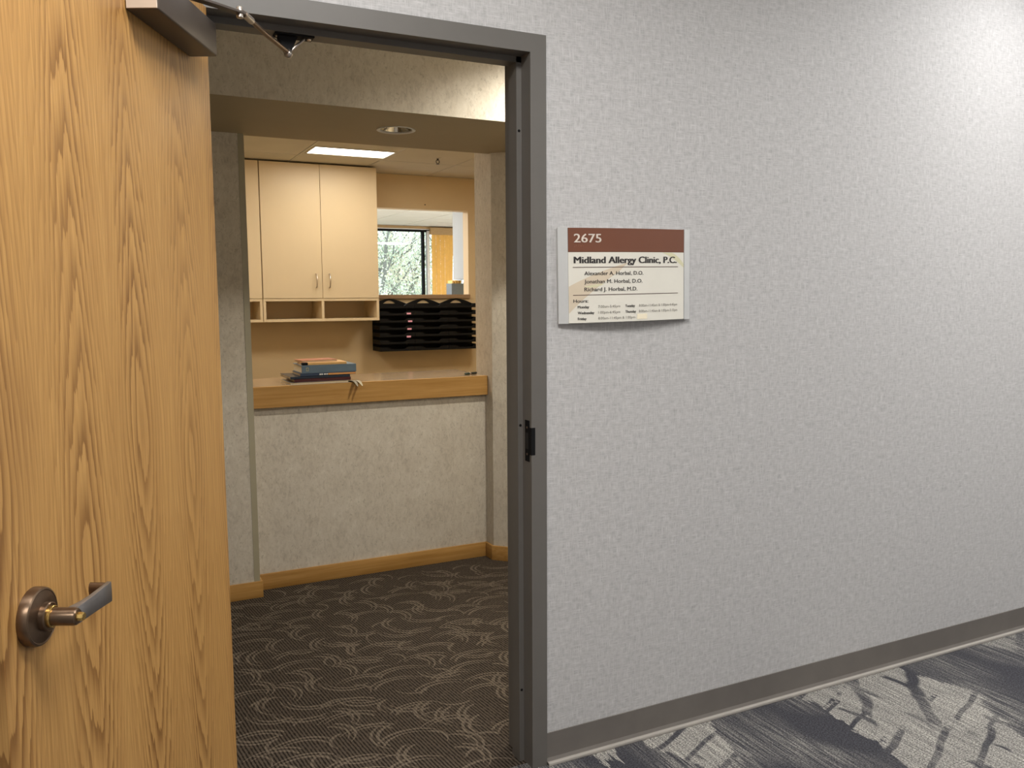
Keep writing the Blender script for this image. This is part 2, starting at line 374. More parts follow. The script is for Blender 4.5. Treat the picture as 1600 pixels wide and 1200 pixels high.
# entry vestibule
fl = struct(MB().box(-1.8, 1.6, .03, 2.15, -.05, 0).build('floor_entry', M['carpet']), 'dark brown loop carpet with curved swirl pattern inside the doorway')
struct(MB().box(-1.8, 1.6, .075, 1.21, VEST_Z, VEST_Z+.05).build('ceiling_entry', M['ceil']))
struct(MB().box(-1.8, -1.7, .147, 2.15, 0, VEST_Z).build('wall_entry_left', M['paper']))
struct(MB().box(1.45, 1.6, .147, 1.22, 0, VEST_Z).build('wall_entry_right', M['paper']))
DLX, DLY, DLR = .08, 1.555, .077   # unlit can light in the soffit
hd = MB().box(-1.7, 1.6, 1.19, 1.21, 2.2, VEST_Z).box(-1.7, 1.6, 1.95, 1.97, 2.2, VEST_Z)
struct(hd.build('wall_header', M['paper']), 'mottled cream bulkhead face above the reception window')
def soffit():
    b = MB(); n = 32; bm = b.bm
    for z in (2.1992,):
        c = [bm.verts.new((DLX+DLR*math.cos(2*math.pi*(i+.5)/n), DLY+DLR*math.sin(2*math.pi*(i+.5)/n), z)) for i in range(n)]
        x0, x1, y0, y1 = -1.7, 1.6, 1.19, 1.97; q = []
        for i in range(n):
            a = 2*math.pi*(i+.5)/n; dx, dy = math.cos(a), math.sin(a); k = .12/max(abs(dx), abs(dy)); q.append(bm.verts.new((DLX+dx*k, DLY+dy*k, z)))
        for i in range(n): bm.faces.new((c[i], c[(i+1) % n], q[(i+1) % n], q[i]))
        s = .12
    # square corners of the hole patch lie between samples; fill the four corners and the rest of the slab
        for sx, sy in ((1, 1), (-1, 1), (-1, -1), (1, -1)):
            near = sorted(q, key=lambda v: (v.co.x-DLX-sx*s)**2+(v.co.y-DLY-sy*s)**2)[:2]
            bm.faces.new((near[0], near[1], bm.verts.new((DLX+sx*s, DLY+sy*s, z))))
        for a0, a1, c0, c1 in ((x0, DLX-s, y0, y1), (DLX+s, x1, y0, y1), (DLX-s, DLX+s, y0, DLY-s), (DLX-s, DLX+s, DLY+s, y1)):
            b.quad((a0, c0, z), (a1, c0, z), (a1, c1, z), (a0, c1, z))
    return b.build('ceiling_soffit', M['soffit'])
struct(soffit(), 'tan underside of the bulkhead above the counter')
col = MB().box(-1.7, -.53, 1.93, 2.15, 0, 2.2).box(-1.7, -.53, 1.97, 2.15, 2.2, OFF_Z)
colo = struct(col.build('wall_counter_left', M['paper']))
MB().box(-.556, -.5285, 1.9285, 1.93, .08, 2.2).box(-.53, -.5285, 1.93, 1.956, .08, 2.2).build('corner_guard', M['guard'], colo)
struct(MB().box(-.53, .73, 2.03, 2.15, 0, .912).build('wall_counter', M['paper']), 'mottled low wall under the reception counter')
rw = MB().prism([(.73, 1.94), (1.45, 1.22), (1.6, 1.22), (1.6, 2.155), (.73, 2.155)], 0, 2.2).box(.73, 1.6, 1.97, 2.155, 2.2, OFF_Z)
struct(rw.build('wall_counter_right', M['paper']))
T = .013; HB = .08
struct(MB().box(-1.7, -.53+T, 1.93-T, 1.93, 0, HB).box(-.53, -.53+T, 1.93, 2.03-T, 0, HB).build('baseboard_counter_left', M['oakx'], None, .002))
struct(MB().box(-.53+T, .73-T, 2.03-T, 2.03, 0, HB).build('baseboard_counter', M['oakx'], None, .002), 'oak baseboard under the reception counter')
k = T/math.sqrt(2)
struct(MB().prism([(.73-T, 2.03), (.73-T, 1.935), (1.45-T, 1.21-T*.4), (1.45, 1.22), (.73, 1.94), (.73, 2.03)], 0, HB).build('baseboard_counter_right', M['oaky'], None, .0015))
struct(MB().box(1.45-T, 1.45, .15, 1.21, 0, HB).build('baseboard_entry_right', M['oaky']))
struct(MB().box(-1.7, -1.7+T, .15, 1.917, 0, HB).build('baseboard_entry_left', M['oaky']))
# curved swirl tufts of the entry carpet: a motif of hooked, tapering strokes repeated like the photo's
def swirls():
    b = MB(); bm = b.bm; rnd = random.Random(5)
    kinds = [(20, 150, 1), (200, 330, -1), (110, 235, 1), (290, 410, -1), (60, 190, -1)]
    P_ = .105
    for iy in range(0, 22):
        for ix in range(-17, 15):
            ox = (ix+.5*(iy % 2))*P_+.02*math.sin(ix*2.1+iy*1.3); oy = iy*P_*.86+.05+.02*math.cos(ix*1.7-iy)
            a0, a1, sg_ = kinds[(ix*2+iy*3+(ix//2*iy) % 3) % 5]; base = .048+.014*((ix+2*iy) % 3)
            for k in range(2 if (ix+iy*2) % 3 else 1):
                r = base+.026*k; w = .0056+.0014*((ix+k) % 2); n = 9; L_ = []; R_ = []; sh = 14*k; z = .0006+rnd.random()*.0012
                for i in range(n+1):
                    t = i/n; a = math.radians((a0+sh)+(a1-a0-8*k)*t); rr = r+.035*t*t; ww = w*(.3+.7*math.sin(math.pi*min(1, t*.85+.18)))
                    for q, rad in ((L_, rr-ww), (R_, rr+ww)): q.append((ox+rad*math.cos(a), oy+rad*math.sin(a)*sg_*.8))
                P = L_+R_
                if min(p[0] for p in P) < -1.68 or max(p[0] for p in P) > 1.4 or min(p[1] for p in P) < .06 or max(p[1] for p in P) > 2.0: continue
                if max(p[0]+p[1] for p in P) > 2.64 or (max(p[1] for p in P) > 1.9 and min(p[0] for p in P) < -.5): continue
                va = [bm.verts.new((x, y, z)) for x, y in L_]; vb = [bm.verts.new((x, y, z)) for x, y in R_]
                for i in range(n): bm.faces.new((va[i], va[i+1], vb[i+1], vb[i]))
    o = b.build('carpet_swirl_tufts', M['swirl'], fl); o['kind'] = 'stuff'
swirls()

# ------------------------------------------------------------------ door frame (trim_1)
fr = struct(empty('trim_1', (0, 0, 0)), 'taupe painted steel door frame with rebate and stop')
FD = .149; FY = -.008
def jamb(sign, xo, xc, name):   # sign: direction from opening to wall
    prof = [(xo, FY), (xc, FY), (xc, .049), (xc-sign*.016, .049), (xc-sign*.016, .100), (xc, .100), (xc, FD+.008), (xo, FD+.008), (xo, FD), (xc+sign*.03, FD), (xc+sign*.03, 0), (xo, 0)]
    return MB().prism(prof, 0, TOP).build(name, M['frame'], fr)
jamb(1, XR, OR, 'jamb'); jamb(-1, XL, OL, 'jamb')
hp = [(FY, TOP), (FY, CLR), (.049, CLR), (.049, CLR-.016), (.100, CLR-.016), (.100, CLR), (FD+.008, CLR), (FD+.008, TOP), (FD, TOP), (FD, CLR+.03), (0, CLR+.03), (0, TOP)]
b = MB(); b.sweep([[(x, y, z) for y, z in hp] for x in (OL, OR)]); b.build('head', M['frame'], fr)
# strike plate wrapping from the rebate on to the frame face, with its dark latch hole
zs = 1.019
st = MB().box(OR-.0016, OR+.0006, .004, .032, zs-.062, zs+.062).box(OR-.0016, OR+.012, FY-.0014, .004, zs-.040, zs+.042).build('strike_plate', M['black'], fr, .0006, 1)
MB().box(OR-.0024, OR-.0015, .010, .026, zs-.024, zs+.024).build('latch_hole', M['dark'], st)
for zz in (zs+.04, zs-.04): MB().lathe((OR-.0012, .018, zz), (-1, 0, 0), [(0, .004), (.0012, .0036)], 10).build('screw', M['abronze'], st)
for zz in (1.925, 1.062, .232): MB().lathe((OR-.008, .050, zz), (0, -1, 0), [(0, .0042), (.002, .004), (.0028, .002)], 12).build('rubber_silencer', M['black'], fr)

# ------------------------------------------------------------------ door (door_1): local x from hinge edge to latch edge, local y = 0 at the visible face
AL = math.radians(116.42)
DW, DH0, DH1, DT = .925, .010, 2.127, .045
dr = struct(empty('door_1', (-.965+.051*math.sin(AL), -.006+.051*math.cos(AL), 0), -AL), 'oak veneer door swung open into the corridor'); dr['category'] = 'door'
# local frame: +x along the leaf (world (cos,-sin)), visible face towards +y
MB().box(0, DW, -DT, 0, DH0, DH1).build('leaf', M['oak'], dr, .0012, 1)
LX, LZ = .850, .978
rose = MB().lathe((LX, 0, LZ), (0, 1, 0), [(0, .0440), (.010, .0440), (.0145, .0425), (.0158, .0400), (.0150, .0385), (.0165, .030), (.0185, .021), (.0185, .0)], 48, True, False).build('rosette', M['abronze'], dr, 0, 1, True)
MB().lathe((LX, 0, LZ), (0, 1, 0), [(.017, .0215), (.026, .0215), (.0275, .0200), (.0275, .0)], 32, True, False).build('collar', M['abronze'], rose, 0, 1, True)
MB().lathe((LX, 0, LZ), (0, 1, 0), [(.026, .0165), (.031, .0165), (.032, .0155), (.032, .0)], 32, True, False).build('brass_ring', M['brass'], rose, 0, 1, True)
lev = MB().lathe((LX, 0, LZ), (0, 1, 0), [(.030, .0135), (.062, .0135), (.066, .0125), (.0675, .0105), (.0675, 0)], 32, True, False)
lv = lev.build('lever_handle', M['abronze'], dr, 0, 1, True)
b = MB(); secs = []
for t, w_, th, off in ((0, .0134, .008, .0590), (.2, .0136, .0055, .0615), (.45, .0142, .0042, .0628), (.75, .0155, .0038, .0632), (1, .0168, .0036, .0634)):
    xx = LX-.004-.104*t; secs.append([(xx, off-th, LZ-w_+.001), (xx, off+th*.9, LZ-w_*.97), (xx, off+th, LZ), (xx, off+th*.9, LZ+w_*.97), (xx, off-th, LZ+w_), (xx, off-th*1.2, LZ)])
b.sweep(secs); b.build('lever_blade', M['bladem'], lv, .0008, 2)
b = MB(); secs = []
for t in (0, .5, 1):
    yy = .0600-.028*t; secs.append([(LX-.108+.009*math.cos(a)*.7-.001*t+.002, yy, LZ+.003+.0125*math.sin(a)) for a in [2*math.pi*i/12 for i in range(12)]])
b.sweep(secs); b.build('lever_return', M['abronze'], lv, .001, 1)
MB().lathe((LX, 0, LZ), (0, 1, 0), [(.066, .0068), (.0745, .0068), (.0765, .0055), (.0765, 0)], 8, True, False).build('turn_button', M['brass'], lv, 0, 1, True)
MB().box(DW-.0005, DW+.0012, -.035, -.010, LZ-.07, LZ+.045).build('latch_plate', M['brass'], dr)
for zz in (.25, 1.06, 1.86):
    h = MB().lathe((-.006, -.051, zz-.055), (0, 0, 1), [(0, .0065), (.11, .0065)], 14).build('hinge', M['steel'], dr, 0, 1, True)
    MB().box(-.0022, .0, -.046, -.006, zz-.055, zz+.055).build('hinge_leaf', M['steel'], h)
# closer on the visible face
cl = MB().box(.118, .432, .0, .062, 1.981, 2.052).build('closer_body', M['bronze'], dr, .004, 3)
MB().box(.4325, .4345, .002, .060, 1.983, 2.050).build('lit_end_face', M['litend'], cl, .0009, 1)  # thin pale plate painted as the light caught by the closer's end
MB().lathe((.27, .032, 2.052), (0, 0, 1), [(0, .014), (.012, .013), (.022, .009)], 16).build('closer_spindle', M['steel'], cl, 0, 1, True)
# arm: built in world space then carried by the door object
iw = Matrix.Translation(dr.location) @ Matrix.Rotation(-AL, 4, 'Z'); iw.invert()
def L(p): return iw @ Vector(p)
EL = L((-.869, -.187, 2.075)); BALL = L((-.713, .059, 2.070)); SPN = Vector((.27, .032, 2.068))
d = (EL-SPN); d.z = 0; d.normalize(); nn = Vector((-d.y, d.x, 0)); secs = []
for p, hw in ((SPN-d*.012, .011), (SPN, .012), (EL, .009), (EL+d*.012, .008)):
    secs.append([p+nn*hw+Vector((0, 0, -.003)), p+nn*hw+Vector((0, 0, .003)), p-nn*hw+Vector((0, 0, .003)), p-nn*hw+Vector((0, 0, -.003))])
MB().sweep(secs).build('main_arm', M['bronze'], cl, .001, 1)
MB().lathe(EL+Vector((0, 0, -.012)), (0, 0, 1), [(0, .006), (.002, .0075), (.008, .0075), (.016, .0065), (.024, .0065), (.026, .004)], 14).build('elbow_pin', M['steel'], cl, 0, 1, True)
MB().tube([EL+Vector((0, 0, .006)), EL.lerp(BALL, .1)+Vector((0, 0, .004)), EL.lerp(BALL, .5), BALL], [.0055, .0055, .0062, .0058], 12).build('forearm', M['abronze'], cl, 0, 1, True)
MB().tube([EL.lerp(BALL, .08)+Vector((0, 0, .0045)), EL.lerp(BALL, .22)+Vector((0, 0, .003))], .008, 12).build('adjuster_sleeve', M['steel'], cl, 0, 1, True)
MB().lathe(BALL+Vector((0, 0, -.011)), (0, 0, 1), [(-.003, .003), (0, .008), (.005, .011), (.011, .011), (.016, .008), (.019, .005)], 16).build('ball_joint', M['steel'], cl, 0, 1, True)
# shoe bracket on the frame head
br = MB().box(-.745, -.645, .054, .096, CLR-.020, CLR-.0162).build('closer_shoe', M['black'], fr, .001, 1)
b = MB(); b.sweep([[(-.738, .064, CLR-.02), (-.686, .064, CLR-.02), (-.706, .064, 2.071), (-.722, .064, 2.071)], [(-.738, .086, CLR-.02), (-.686, .086, CLR-.02), (-.706, .072, 2.071), (-.722, .072, 2.071)]]); b.build('shoe_web', M['black'], br, .001, 1)
MB().tube([(-.668, .074, CLR-.021), (-.706, .070, 2.076)], .0035, 8).build('shoe_brace', M['steel'], br)
for sx in (-.735, -.655): MB().lathe((sx, .075, CLR-.020), (0, 0, -1), [(0, .006), (.003, .005)], 10).build('screw', M['steel'], br)

# ------------------------------------------------------------------ corridor lamps (fixtures off the top of the frame)
def can(x, y, z, name, label, group):
    o = tag(empty(name, (x, y, z)), label, 'ceiling light', group)
    MB().lathe((0, 0, 0), (0, 0, -1), [(-.002, .095), (.004, .095), (.006, .088), (.003, .075)], 28, True, False).build('trim_ring', M['alu'], o, 0, 1, True)
    MB().lathe((0, 0, -.0045), (0, 0, -1), [(0, .074), (.001, .074)], 28).build('lamp_face', M['lensw'], o)
for x, y in CORR_DOWN: can(x, y, CORR_Z, 'ceiling_downlight', 'lit round downlight in the corridor ceiling close to the wall', 'corridor downlights')
for x, y in VEST_DOWN: can(x, y, VEST_Z, 'ceiling_downlight', 'lit round downlight in the entry ceiling before the bulkhead', None)
def troffer(x, y, z, sx, sy, label, group):
    o = tag(empty('ceiling_troffer', (x, y, z)), label, 'ceiling light', group)
    b = MB(); b.box(-sx, sx, -sy, -sy+.03, -.02, 0).box(-sx, sx, sy-.03, sy, -.02, 0).box(-sx, -sx+.03, -sy+.03, sy-.03, -.02, 0).box(sx-.03, sx, -sy+.03, sy-.03, -.02, 0); b.build('frame', M['tbar'], o)
    MB().box(-sx+.03, sx-.03, -sy+.03, sy-.03, -.012, -.004).build('diffuser', M['lens'], o)
for x, y in CORR_TROFF: troffer(x, y, CORR_Z, .61, .305, 'unseen rectangular lit panel in the corridor ceiling', 'corridor ceiling panels')
for x in (.4, 3.6): troffer(x, 6.1, OFF_Z, .61, .305, 'rectangular lit panel in the ceiling of the room beyond the pass-through', 'far room ceiling panels')

# unlit can light in the soffit
o = tag(empty('recessed_downlight', (DLX, DLY, 2.2)), 'unlit round recessed downlight with a chrome reflector in the soffit', 'ceiling light')
MB().lathe((0, 0, 0), (0, 0, -1), [(-.001, .088), (.003, .088), (.0045, .084), (.002, .072), (-.004, .072), (-.004, .088)], 40, False, False).build('trim_ring', M['alu'], o, 0, 1, True)
MB().lathe((0, 0, 0), (0, 0, 1), [(-.002, .073), (.03, .068), (.07, .055), (.10, .042)], 40, False, False).build('reflector', M['refl'], o, 0, 1, True)
MB().lathe((0, 0, .1), (0, 0, 1), [(0, .044), (.01, .044)], 24).build('socket_plate', M['dark'], o)
MB().lathe((0, 0, .1), (0, 0, -1), [(0, .014), (.03, .016), (.055, .022), (.06, .012)], 18).build('bulb', M['refl'], o, 0, 1, True)

# ------------------------------------------------------------------ office behind the counter
struct(MB().box(-1.4, 2.6, 2.15, 4.64, -.05, 0).build('floor_office', M['officefl']))
struct(MB().box(-1.5, -1.4, 2.15, 4.75, 0, OFF_Z).build('wall_office_left', M['cream']))
struct(MB().box(2.6, 2.7, 2.15, 4.75, 0, OFF_Z).build('wall_office_right', M['cream']))
struct(MB().box(1.6, 2.6, 2.05, 2.15, 0, OFF_Z).build('wall_office_front', M['cream']))
PX0, PX1, PZ0, PZ1 = .87, 1.765, 1.467, 2.183
w = MB(); 
for a, b_, z0, z1 in ((-1.4, PX0, 0, OFF_Z), (PX1, 2.6, 0, OFF_Z), (PX0, PX1, 0, 1.433), (PX0, PX1, PZ1, OFF_Z)): w.box(a, b_, 4.64, 4.752, z0, z1)
wo = struct(w.build('wall_office_back', M['cream']), 'cream office wall with a pass-through opening')
for x in (1.372,): MB().lathe((x, 4.64, 2.221), (0, -1, 0), [(0, .005), (.006, .004)], 10).build('screw', M['dark'], wo)
struct(MB().box(-1.5, 2.7, 1.97, 4.76, OFF_Z+.012, OFF_Z+.06).build('ceiling_plenum', M['ceil']))
ce = struct(empty('ceiling_office', (0, 0, OFF_Z)), 'suspended tile ceiling over the office')
gx = [.187+.605*i for i in range(-3, 5)]; gy = [3.40+.61*i for i in range(-3, 3)]
gx = [-1.4]+[v for v in gx if -1.38 < v < 2.58]+[2.6]; gy = [1.97]+[v for v in gy if 2.0 < v < 4.6]+[4.64]
me_cache = {}
for i in range(len(gx)-1):
    for j in range(len(gy)-1):
        if abs(gx[i]-.187) < .01 and abs(gy[j]-3.40) < .01: continue
        sx, sy = gx[i+1]-gx[i], gy[j+1]-gy[j]; key = (round(sx, 3), round(sy, 3))
        if key not in me_cache: me_cache[key] = MB().box(.009, sx-.009, .009, sy-.009, .001, .012).build('ceiling_tile', M['tile'], ce, .002, 1)
        if me_cache[key].get('used') is None: t = me_cache[key]; t['used'] = 1
        else: t = me_cache[key].copy(); COL.objects.link(t); t.parent = ce
        t.location = (gx[i], gy[j], 0)
for t in me_cache.values(): del t['used']
def bar(x0, x1, y0, y1): MB().box(x0, x1, y0, y1, 0, .006).build('grid_bar', M['tbar'], ce)
for v in gx[1:-1]: bar(v-.006, v+.006, 1.97, 4.64)
for v in gy[1:-1]:
    for a, b_ in zip(gx, gx[1:]): bar(a+.006, b_-.006, v-.006, v+.006)
# lit troffer in one grid cell
o = tag(empty('lit_ceiling_panel', (.187, 3.40, OFF_Z)), 'narrow lit fluorescent panel set in the office ceiling grid', 'ceiling light')
b = MB().box(.006, .599, .006, .205, .0, .012).box(.006, .599, .485, .604, .0, .012).box(.006, .016, .205, .485, .0, .012).box(.589, .599, .205, .485, .0, .012); b.build('housing', M['tile'], o)
b = MB().box(.012, .593, .200, .212, -.006, 0).box(.012, .593, .478, .490, -.006, 0).box(.012, .024, .212, .478, -.006, 0).box(.581, .593, .212, .478, -.006, 0); b.build('frame', M['tbar'], o)
MB().box(.024, .581, .212, .478, .001, .006).build('diffuser', M['lens'], o)
for x, y in OFF_TROFF: troffer(x, y, OFF_Z, .27, .27, 'square lit panel in the office ceiling behind the bulkhead', 'hidden office ceiling panels')
# sprinkler
o = tag(empty('fire_sprinkler', (1.137, 3.735, OFF_Z)), 'small pendant fire sprinkler head on the office ceiling', 'sprinkler')
MB().lathe((0, 0, 0), (0, 0, -1), [(0, .024), (.004, .018)], 16).build('escutcheon', M['tbar'], o)
b = MB().lathe((0, 0, 0), (0, 0, -1), [(.003, .008), (.018, .007)], 12); b.tube([(-.010, 0, -.016), (-.013, 0, -.03), (0, 0, -.044)], .003, 6); b.tube([(.010, 0, -.016), (.013, 0, -.03), (0, 0, -.044)], .003, 6); b.build('body', M['bronze'], o)
MB().lathe((0, 0, -.043), (0, 0, -1), [(0, .014), (.002, .013)], 12).build('deflector', M['bronze'], o)

# reception counter
CZ = 1.017
o = tag(empty('reception_counter', (.1, 2.0, .912)), 'transaction counter with tan laminate top and oak front edge on the low wall', 'counter')
MB().box(-.63, .63, .022, .46, .073, .105).build('top', M['topl'], o, .001, 1)
MB().box(-.629, .629, 0, .022, 0, .1048).build('front_apron', M['oakx'], o, .0015, 1)
MB().box(-.62, .62, .151, .44, .0, .073).build('sub_top', M['lamin'], o)

# wall cabinets
def cabinet(x0, label):
    o = tag(empty('wall_cabinet', (x0, 4.30, 1.265)), label, 'cabinet', 'cream wall cabinets above the office counter')
    w, d, zb, zt = .894, .34, .175, 1.185
    b = MB(); b.box(0, .018, .02, d-.001, zb, zt).box(w-.018, w, .02, d-.001, zb, zt).box(.018, w-.018, .02, d-.001, zb, zb+.018).box(.018, w-.018, .02, d-.001, zt-.018, zt).box(.018, w-.018, d-.012, d-.001, zb+.018, zt-.018)
    b.build('body', M['lam'], o, .001, 1)
    for i, a in enumerate((.0015, w/2+.0015)):
        dd = MB().box(a, a+w/2-.003, 0, .019, zb+.002, zt-.002).build('door', M['lam'], o, .0012, 1)
        hx = w/2-.048 if i == 0 else w/2+.054
        MB().tube([(hx, 0, .258), (hx, -.022, .262), (hx, -.030, .285), (hx, -.032, .31), (hx, -.030, .335), (hx, -.022, .358), (hx, 0, .362)], [.0045, .0045, .005, .0052, .005, .0045, .0045], 8).build('handle', M['steel'], dd, 0, 1, True)
    c = MB(); t = .02
    c.box(0, w, .004, d-.001, 0, t).box(0, w, .004, d-.001, zb-t, zb).box(0, t, .004, d-.001, t, zb-t).box(w-t, w, .004, d-.001, t, zb-t).box(w/2-t/2, w/2+t/2, .004, d-.014, t, zb-t)
    cu = c.build('cubby_shelf', M['lam'], o, .001, 1)
    MB().box(t, w-t, d-.013, d-.001, t, zb-t).build('back_panel', M['lamin'], cu)
    return o
cabinet(-.047, 'cream two-door wall cabinet next to the pass-through opening, fully in view')
cabinet(-.945, 'cream wall cabinet mostly hidden behind the left wall edge')

# pass-through ledge
o = MB().box(PX0+.001, PX1+.006, 4.615, 5.12, 1.433, 1.4665).build('pass_through_ledge', M['ledge'], None, .002, 1)
tag(o, 'brown laminate ledge of the pass-through opening above the black trays', 'ledge')

# black tray racks on the office wall
def arc_outline(w, z0, z1, rise):
    n = 14; return [(0, z0), (w, z0), (w, z1)]+[(w-w*i/n, z1+rise*math.sin(math.pi*i/n)) for i in range(1, n)]+[(0, z1)]
def rack_proto():
    o = empty('tray_rack', (0, 0, 0)); w, d = .298, .206
    n = 10; c = .055
    hole = [(w/2-c+2*c*i/n*1.0, .388+.026*math.sin(math.pi*i/n)) for i in range(n+1)]
    plate('back_plate', [arc_outline(w, .0, .386, .040), hole], .006, M['blackp'], o, (0, -.004, 0))
    t0 = None
    for k in range(7):
        if t0 is None:
            b = MB(); b.box(0, w, -d, -.007, 0, .004).box(0, .004, -d, -.007, .004, .034).box(w-.004, w, -d, -.007, .004, .034)
            prof = [(.004, .004), (w-.004, .004), (w-.004, .034), (w*.78, .034), (w*.7, .017), (w*.3, .017), (w*.22, .034), (.004, .034)]
            a = [b.bm.verts.new((x, -d, z)) for x, z in prof]; e = [b.bm.verts.new((x, -d+.004, z)) for x, z in prof]
            b.bm.faces.new(a); b.bm.faces.new(e)
            for i in range(len(prof)): b.bm.faces.new((a[i], a[(i+1) % len(prof)], e[(i+1) % len(prof)], e[i]))
            t0 = t = b.build('tray', M['blackp'], o)
        else: t = t0.copy(); COL.objects.link(t); t.parent = o
        t.location = (0, 0, .0+.0585*k)
    return o
rk = rack_proto()
rl = ['black stacked wall tray rack nearest the cabinet', 'black stacked wall tray rack with pink labels, middle of the three', 'black stacked wall tray rack farthest from the cabinet']
for i in range(3):
    r = rk if i == 0 else copy_tree(rk)
    r.location = (.889+.3005*i, 4.639, 1.006); tag(r, rl[i], 'tray rack', 'black tray racks under the pass-through')
    if i == 0:
        for x, z in ((1.138, 1.312), (1.148, 1.249), (1.141, 1.186), (1.134, 1.123)): pass
pinks = []
for x, z in ((1.138, 1.312), (1.148, 1.249), (1.141, 1.186), (1.134, 1.123)):
    pinks.append(MB().box(x-.018-.889, x+.018-.889, -.2085, -.2062, z-.007-1.006, z+.007-1.006, 0).build('label_tag', M['pink'], rk))
rk['label'] = 'black stacked wall tray rack with four pink labels, nearest the cabinet'
bpy.data.objects['tray_rack.001']['label'] = 'black stacked wall tray rack between the other two'

# ------------------------------------------------------------------ room beyond
struct(MB().box(-1.5, 5.5, 4.752, 9.5, -.05, 0).build('floor_far', M['farfl']))
struct(MB().box(-1.6, -1.5, 4.752, 9.6, 0, OFF_Z).build('wall_far_left', M['white']))
struct(MB().box(5.5, 5.6, 4.752, 9.6, 0, OFF_Z).build('wall_far_right', M['white']))
struct(MB().box(2.6, 5.5, 4.64, 4.752, 0, OFF_Z).build('wall_far_front', M['white']))
struct(MB().box(-1.6, 5.6, 4.76, 9.65, OFF_Z+.012, OFF_Z+.06).build('ceiling_far_slab', M['ceil']))
cf = struct(empty('ceiling_far', (0, 0, OFF_Z)))
t0 = None
for i in range(11):
    for j in range(7):
        x, y = -1.45+.61*i, 5.15+.61*j
        if t0 is None: t0 = t = MB().box(.006, .604, .006, .604, .0, .012).build('ceiling_tile', M['ceil'], cf)
        else: t = t0.copy(); COL.objects.link(t); t.parent = cf
        t.location = (x, y, 0)
w = MB()
for a, b_, z0, z1 in ((-1.5, .4, 0, OFF_Z), (4.7, 5.5, 0, OFF_Z), (.4, 4.7, 0, .8), (.4, 4.7, 2.415, OFF_Z)): w.box(a, b_, 9.5, 9.64, z0, z1)
struct(w.build('wall_far_back', M['white']))
struct(MB().box(.3, 4.8, 9.44, 9.498, 2.425, OFF_Z-.002).build('trim_2', M['valance']))
wn = struct(empty('window_1', (.4, 9.56, .8)), 'large dark-framed window with bare trees outside')
b = MB(); b.box(0, 4.3, -.03, .03, 0, .04).box(0, 4.3, -.03, .03, 1.585, 1.615).box(0, .03, -.03, .03, .04, 1.585).box(4.27, 4.3, -.03, .03, .04, 1.585); b.build('window_frame', M['black'], wn)
for x in (1.38, 2.775, 4.12-.9+.0): 
    if x < 3: MB().box(x-.018, x+.018, -.03, .03, .04, 1.585).build('mullion', M['black'], wn)
for a, b_ in ((.03, 1.362), (1.398, 2.757), (2.793, 4.27)): MB().box(a, b_, -.003, .003, .04, 1.585).build('pane', M['glass'], wn)
MB().box(2.825, 2.86, -.06, .02, .04, 1.60).build('side_jamb', M['white'], wn)
# vertical blind gathered beside the mullion
vb = tag(empty('vertical_blind', (3.25, 9.40, .75)), 'golden vertical blind gathered beside the far window frame', 'blind')
MB().box(-.02, 1.2, -.03, .03, 1.59, 1.69).build('valance', M['valance'], vb, .003, 1)
for i in range(5):
    x = .035+.068*i; lean = -.0 if i < 4 else -.05
    b = MB(); a = math.radians(-26+2*i); cx, sny = math.cos(a)*.031, math.sin(a)*.031; secs = []
    for z in (0.02, 1.59):
        dx = lean*(1-z/1.59); secs.append([(x-cx+dx, -sny, z), (x+dx*1.0+.004, .003, z), (x+cx+dx, sny, z), (x+cx+dx+.001, sny+.0012, z), (x+dx+.005, .0045, z), (x-cx+dx+.001, -sny+.0012, z)])
    b.sweep(secs); b.build('slat', M['blind'], vb)
# grey hanging cabinet just past the opening, and a file box with manila folders on the ledge
o = tag(empty('hanging_cabinet', (1.775, 4.753, 1.60)), 'pale grey-blue hanging cabinet just past the pass-through opening', 'cabinet')
MB().box(0, .6, .001, .245, 0, .80).build('body', M['greyc'], o, .002, 1)
for a in (.002, .302): MB().box(a, a+.296, .247, .265, .002, .798).build('door', M['greyc'], o, .001, 1)
o = tag(empty('file_box', (1.70, 4.93, 1.4665)), 'slate grey file box holding manila folders at the right end of the pass-through', 'file box')
b = MB().box(.022, .142, .0, .006, 0, .1).box(.022, .142, .124, .13, 0, .1).box(.022, .028, .006, .124, 0, .1).box(.136, .142, .006, .124, 0, .1).box(.028, .136, .006, .124, 0, .004); 
b2 = b.build('box', M['greyd'], o, .001, 1)
o.location.x = 1.703-.0
for i in range(4): tag(MB().box(1.736+.024*i, 1.739+.024*i+.012, 4.94, 5.05, 1.4708, 1.592+.004*(i % 2)).build('manila_folder', M['manila']), 'manila folder standing in the slate grey file box', 'folder', 'folders in the file box')

